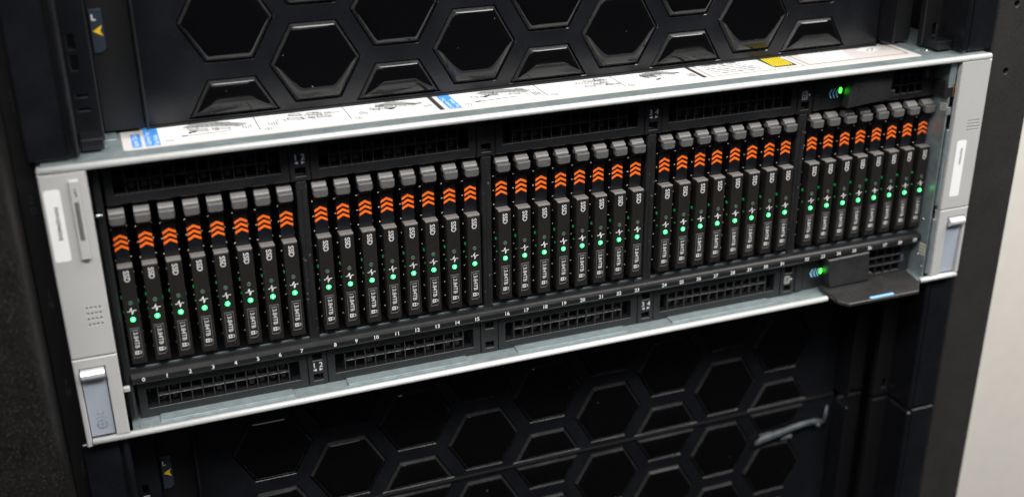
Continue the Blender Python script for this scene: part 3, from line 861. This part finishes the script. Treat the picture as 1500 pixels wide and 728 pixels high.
# =================================================================== CONTROL MODULES at the right
def chevrons_left(parent, x, z, d):
    for k in range(3):
        a = x + k * 2.05
        obj('blue_chevron', MB().poly([(a, z), (a + 1.35, z + 2.5), (a + 2.15, z + 2.5), (a + 0.95, z), (a + 2.15, z - 2.5), (a + 1.35, z - 2.5)], d=d), 'blue_print', parent)
def module(up):
    z0, z1 = (41.6, 63.2) if up else (-64.4, -45.1)
    label = ('black module with green lamp and flap at the upper right, under the top lip' if up
             else 'black module with green lamp and flap at the lower right, above the tab')
    t = thing('control_module', (177, 20, z0), label, 'module', 'control modules beside the vents')
    gx0, gx1 = (189.6, 208.6) if up else (187.6, 209.6)
    cols, rows = (4, 3) if up else (4, 3)
    gz0, gz1 = (45.0, 60.0) if up else (-62.4, -47.4)
    b = obj('module_face', MB().plate(rect(143.5, 216.5, z0, z1), [rect(gx0, gx1, gz0, gz1)], 14.0, 20, 0.4), 'vent', t)
    obj('edge_strip', MB().box(138.3, 142.8, 12.6, 20, z0 + 0.4, z1 - 0.4, 0.5), 'vent', t)
    mb = MB()
    for k in range(1, cols): x = gx0 + (gx1 - gx0) * k / cols; mb.box(x - 0.45, x + 0.45, 13.7, 18, gz0 - 0.2, gz1 + 0.2, 0.2)
    for k in range(1, rows): z = gz0 + (gz1 - gz0) * k / rows; mb.box(gx0 - 0.2, gx1 + 0.2, 13.3, 18, z - 0.45, z + 0.45, 0.2)
    obj('grille', mb, 'vent', t)
    obj('grille_back', MB().poly(rect(gx0 - 1, gx1 + 1, gz0 - 1, gz1 + 1), d=26), 'black', t)
    zc = 50.0 if up else -54.6
    chevrons_left(t, 148.2, zc, 13.94)
    lx = 155.2
    lz = zc + (1.3 if up else 0.4)
    obj('status_lamp', MB().plate(rrect(lx - 0.6, lx + 0.9, lz - 1.5, lz + 1.5, 0.6), (), 13.6, 14.2, 0.25), 'led_big', t)
    # folded handle flap standing a little proud, with a returned left edge
    if up: q = [(158.4, 61.2), (155.2, 43.4), (181.6, 45.6), (182.4, 61.4)]
    else: q = [(154.2, -44.2), (157.0, -61.6), (183.6, -61.2), (181.4, -43.6)]
    f = obj('handle_flap', MB().plate(q, (), 6.0, 7.6, 0.5, back=True), 'flap', t)
    a, c = q[0], q[1]
    obj('flap_return', MB().add([(a[0], 7.6, a[1]), (c[0], 7.6, c[1]), (c[0] + 0.4, 12.6, c[1]), (a[0] + 0.4, 12.6, a[1]),
                                  (a[0] + 1.4, 7.6, a[1]), (c[0] + 1.4, 7.6, c[1]), (c[0] + 1.4, 12.6, c[1]), (a[0] + 1.4, 12.6, a[1])],
                                 [[0, 1, 2, 3], [4, 5, 6, 7], [0, 3, 7, 4], [1, 2, 6, 5], [0, 1, 5, 4], [2, 3, 7, 6]]), 'flap', f)
    mx, mz = (q[0][0] + q[1][0]) / 2 + 3.6, (q[0][1] + q[1][1]) / 2 + 0.6
    obj('flap_mark', MB().poly([(mx, mz - 0.5), (mx + 1.2, mz - 0.5), (mx + 0.5, mz + 1.0)], d=5.94), 'black', f)
    obj('flap_tab', MB().box(182.0, 185.5, 7.0, 9.0, (46.5 if up else -60.5), (50.0 if up else -57.0), 0.3), 'flap', f)
    mb = MB()
    lettering(mb, '2000', 211.3, zc + (4.5 if up else -0.8), 1.7, d=13.93, rot=90)
    obj('rating_print', mb, 'rating', t)
    return t
module(True); module(False)

# --- pull-out information tab over the bottom lip
tb = thing('pull_out_tab', (183, 0, -64), 'black plastic pull-out tab with a blue strip jutting over the bottom lip', 'tab')
org_z = -62.6
def TABM(u, v, d): return (u, v, org_z + (v + 10) * 0.03 - d)
q = [(153.0, 5.0), (152.6, -7.6), (156.6, -12.8), (203.0, -13.2), (210.5, -4.0), (213.0, 11.5), (153.5, 11.5)]
obj('tab_panel', MB().plate(q, (), 0, 1.9, 0.5, TABM, back=True), 'flap', tb)
obj('blue_strip', MB().plate(rrect(171.5, 187.4, -12.1, -10.1, 0.8), (), -0.12, 0.1, 0.1, TABM), 'blue_strip', tb)
obj('embossed_letters', lettering(MB(), 'DELL', 162.3, -1.8, 5.0, TABM, -0.05, 2, wide=1.15), 'black', tb)

# =================================================================== FORTY DRIVES
def make_drive():
    x = XD[0]
    t = thing('solid_state_drive', (x, 12, -36), 'x', 'drive', 'solid state drives in the numbered slots')
    W = 3.35
    obj('carrier', MB().box(x - 3.0, x + 3.0, 16.2, 60, -36.0, 38.5), 'carrier', t)
    # lower front block
    fr = obj('front_cover', MB().box(x - W, x + W, 10.0, 16.0, -34.8, 13.2, 0.35), 'drive', t)
    obj('lit_cover_top', MB().box(x - W + 0.12, x + W - 0.12, 10.3, 15.9, 13.1, 13.55, 0.15), 'drive_top_lit', fr)  # top of the same block, coloured pale as if lit
    obj('foot', MB().box(x - 2.4, x + 2.4, 12, 18, -37.6, -34.9, 0.4), 'carrier', t)
    # recessed plate with three orange chevrons
    pl = obj('latch_plate', MB().prism([(14.6, 13.4), (14.6, 27.5), (13.9, 30.2), (13.9, 31.6), (18, 31.6), (18, 13.4)], 'x', x - 3.1, x + 3.1), 'plate', t)
    for k in range(3):
        z = 19.4 + 2.45 * k
        obj('orange_chevron', MB().plate([(x - 2.9, z), (x - 2.9, z + 1.25), (x, z + 2.85), (x + 2.9, z + 1.25), (x + 2.9, z), (x, z + 1.6)], (), 14.48, 14.7, 0.05), 'orange', pl)
    # finger grip: dark underside, speckled face, top strip coloured lighter as if lit from above
    obj('latch_body', MB().prism([(13.2, 30.9), (12.0, 31.7), (12.0, 33.3), (14, 33.3), (18, 33.3), (18, 30.6)], 'x', x - 3.2, x + 3.2), 'plate', t)
    q = [(x - W, 37.0), (x - W, 34.3), (x - W + 0.25, 33.4), (x - W + 0.9, 32.9), (x + W - 0.9, 32.9), (x + W - 0.25, 33.4), (x + W, 34.3), (x + W, 37.0)]
    obj('grip', MB().plate(q, (), 10.0, 12.6, 0.45), 'grip', t)
    obj('grip_groove', MB().box(x - W + 0.2, x + W - 0.2, 11.2, 14.0, 33.3, 36.75), 'plate', t)
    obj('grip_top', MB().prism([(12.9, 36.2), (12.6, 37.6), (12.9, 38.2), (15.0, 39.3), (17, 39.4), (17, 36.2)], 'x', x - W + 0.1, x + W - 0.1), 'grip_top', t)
    D = 9.93
    lettering_mb = lettering(MB(), 'SSD', x + 0.15, 9.0, 2.35, d=D, rot=-90, bold=0.09)
    obj('drive_type_print', lettering_mb, 'print_dim', fr)
    # upper dark lamp in its ring, pulse symbol, lit lamp
    obj('lamp_ring', MB().plate(circ(x, -4.0, 0.98, 14), [circ(x, -4.0, 0.66, 14)], 9.86, 10.1, 0.06), 'outline', fr)
    obj('fault_lamp', MB().poly(circ(x, -4.0, 0.66, 12), d=9.92), 'led_off', fr)
    zc = -8.0
    mb = MB().stroke([(x - 1.8, zc), (x - 0.8, zc), (x - 0.3, zc + 1.2), (x + 0.3, zc - 1.3), (x + 0.65, zc + 0.2), (x + 1.8, zc + 0.2)], 0.34, d=D)
    mb.stroke([(x, zc - 1.6), (x, zc + 1.6)], 0.30, d=D - 0.02)
    obj('pulse_symbol', mb, 'print', fr)
    lamp = obj('activity_lamp', MB().dome((x, 10.0, -12.2), 1.12, (0, -1, 0), 0.62, 16, 3), 'led', fr)
    obj('lamp_core', MB().dome((x, 9.62, -12.2), 0.52, (0, -1, 0), 0.32, 12, 2), 'led_core', fr)
    # capacity plate with raised outline, cut corner at the lower right
    q = [(x - 2.15, -31.6), (x + 1.2, -31.6), (x + 2.15, -30.4), (x + 2.15, -16.4), (x - 2.15, -16.4)]
    obj('capacity_plate', MB().plate(q, [offset(q, -0.28)], 9.82, 10.1, 0.05), 'outline', fr)
    obj('capacity_face', MB().poly(offset(q, -0.25), d=9.95), 'label_plate', fr)
    mb = lettering(MB(), '3.84TB', x + 0.1, -22.6, 1.95, d=9.88, rot=-90, wide=1.02, bold=0.05)
    # padlock lying on its side, shackle to the right
    z = -28.9
    mb.plate(rect(x - 1.35, x + 0.35, z - 0.95, z + 0.95), [rect(x - 0.8, x - 0.2, z - 0.4, z + 0.4)], 9.88, 9.9, 0.0)
    mb.stroke([(x + 0.4, z + 0.62), (x + 1.0, z + 0.62), (x + 1.4, z + 0.3), (x + 1.4, z - 0.3), (x + 1.0, z - 0.62), (x + 0.4, z - 0.62)], 0.28, d=9.88)
    mb.stroke([(x - 1.2, -17.6), (x + 1.2, -17.6)], 0.2, d=9.88)
    obj('capacity_print', mb, 'print_dim', fr)
    # spring contacts along the right flank of the carrier
    mb = MB()
    for k in range(9):
        z = 30 - 7.4 * k
        mb.dome((x + 2.9, 17.0, z), 0.75, (1, -0.35, 0), 1.25, 8, 2); mb.dome((x - 2.9, 16.9, z - 1.0), 0.75, (-1, -0.45, 0), 1.25, 8, 2)
    obj('spring_contacts', mb, 'spring', t)
    obj('led_spill_glow', MB().box(x + 3.2, x + 3.7, 14.2, 15.6, -6.4, -4.9, 0.15).box(x - 3.75, x - 3.2, 13.4, 14.6, -3.2, -1.9, 0.15).box(x - 3.6, x - 3.2, 12.6, 13.6, -9.6, -8.9, 0.1), 'led_leak', t)  # added glowing slivers in place of lamp reflections in the gaps
    return t
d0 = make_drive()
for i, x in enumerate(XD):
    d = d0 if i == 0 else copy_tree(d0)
    r = random.Random(100 + i)
    d.location = ((x + r.uniform(-0.12, 0.12)) * S, (12 + r.uniform(-0.25, 0.25)) * S, (-36 + r.uniform(-0.1, 0.1)) * S)
    d.rotation_euler = (0, r.uniform(-0.002, 0.002), 0)
    place = ('first', 'second', 'third', 'fourth', 'fifth', 'sixth', 'seventh', 'last')[i % 8]
    bay = ('leftmost', 'second', 'middle', 'fourth', 'rightmost')[i // 8]
    d['label'] = 'SSD with orange chevrons in slot %d, %s from left in the %s bay' % (i, place, bay)

# =================================================================== BENT CLEAR STRIP on the lower bezels
ps = thing('plastic_strip', (158, 37, -170), 'bent cloudy plastic strip sticking out across the lower bezel seam', 'strip')
path = [((137.0, 35.6, -179.6), 2.0), ((141.0, 35.2, -178.2), 4.2), ((153.7, 34.6, -175.6), 3.9), ((168.4, 34.4, -172.8), 3.2), ((178.4, 34.6, -172.4), 2.8), ((187.0, 35.6, -175.0), 2.2)]
mb = MB(); vs = []
for (px, py, pz), hw in path:
    vs += [(px, py, pz + hw), (px, py - 0.8, pz), (px, py + 0.4, pz - hw), (px, py + 1.2, pz)]
fs = []
for k in range(len(path) - 1):
    for i in range(4): fs.append([k * 4 + i, k * 4 + (i + 1) % 4, k * 4 + 4 + (i + 1) % 4, k * 4 + 4 + i])
mb.add(vs, fs, True); mb.add(vs[:4], [[0, 1, 2, 3]]); mb.add(vs[-4:], [[0, 1, 2, 3]])
obj('strip_body', mb, 'film', ps)
obj('strip_prong', MB().tube((187.0, 35.8, -174.6), (188.6, 36.4, -163.4), 1.6, 8, 0.6), 'film', ps)
obj('strip_knob', MB().dome((182.0, 34.4, -175.0), 1.6, (0, -1, 0.3), 1.0, 10), 'film', ps)
obj('strip_foot', MB().box(156.0, 164.0, 35.4, 37.4, -181.4, -178.8, 0.5), 'film', ps)
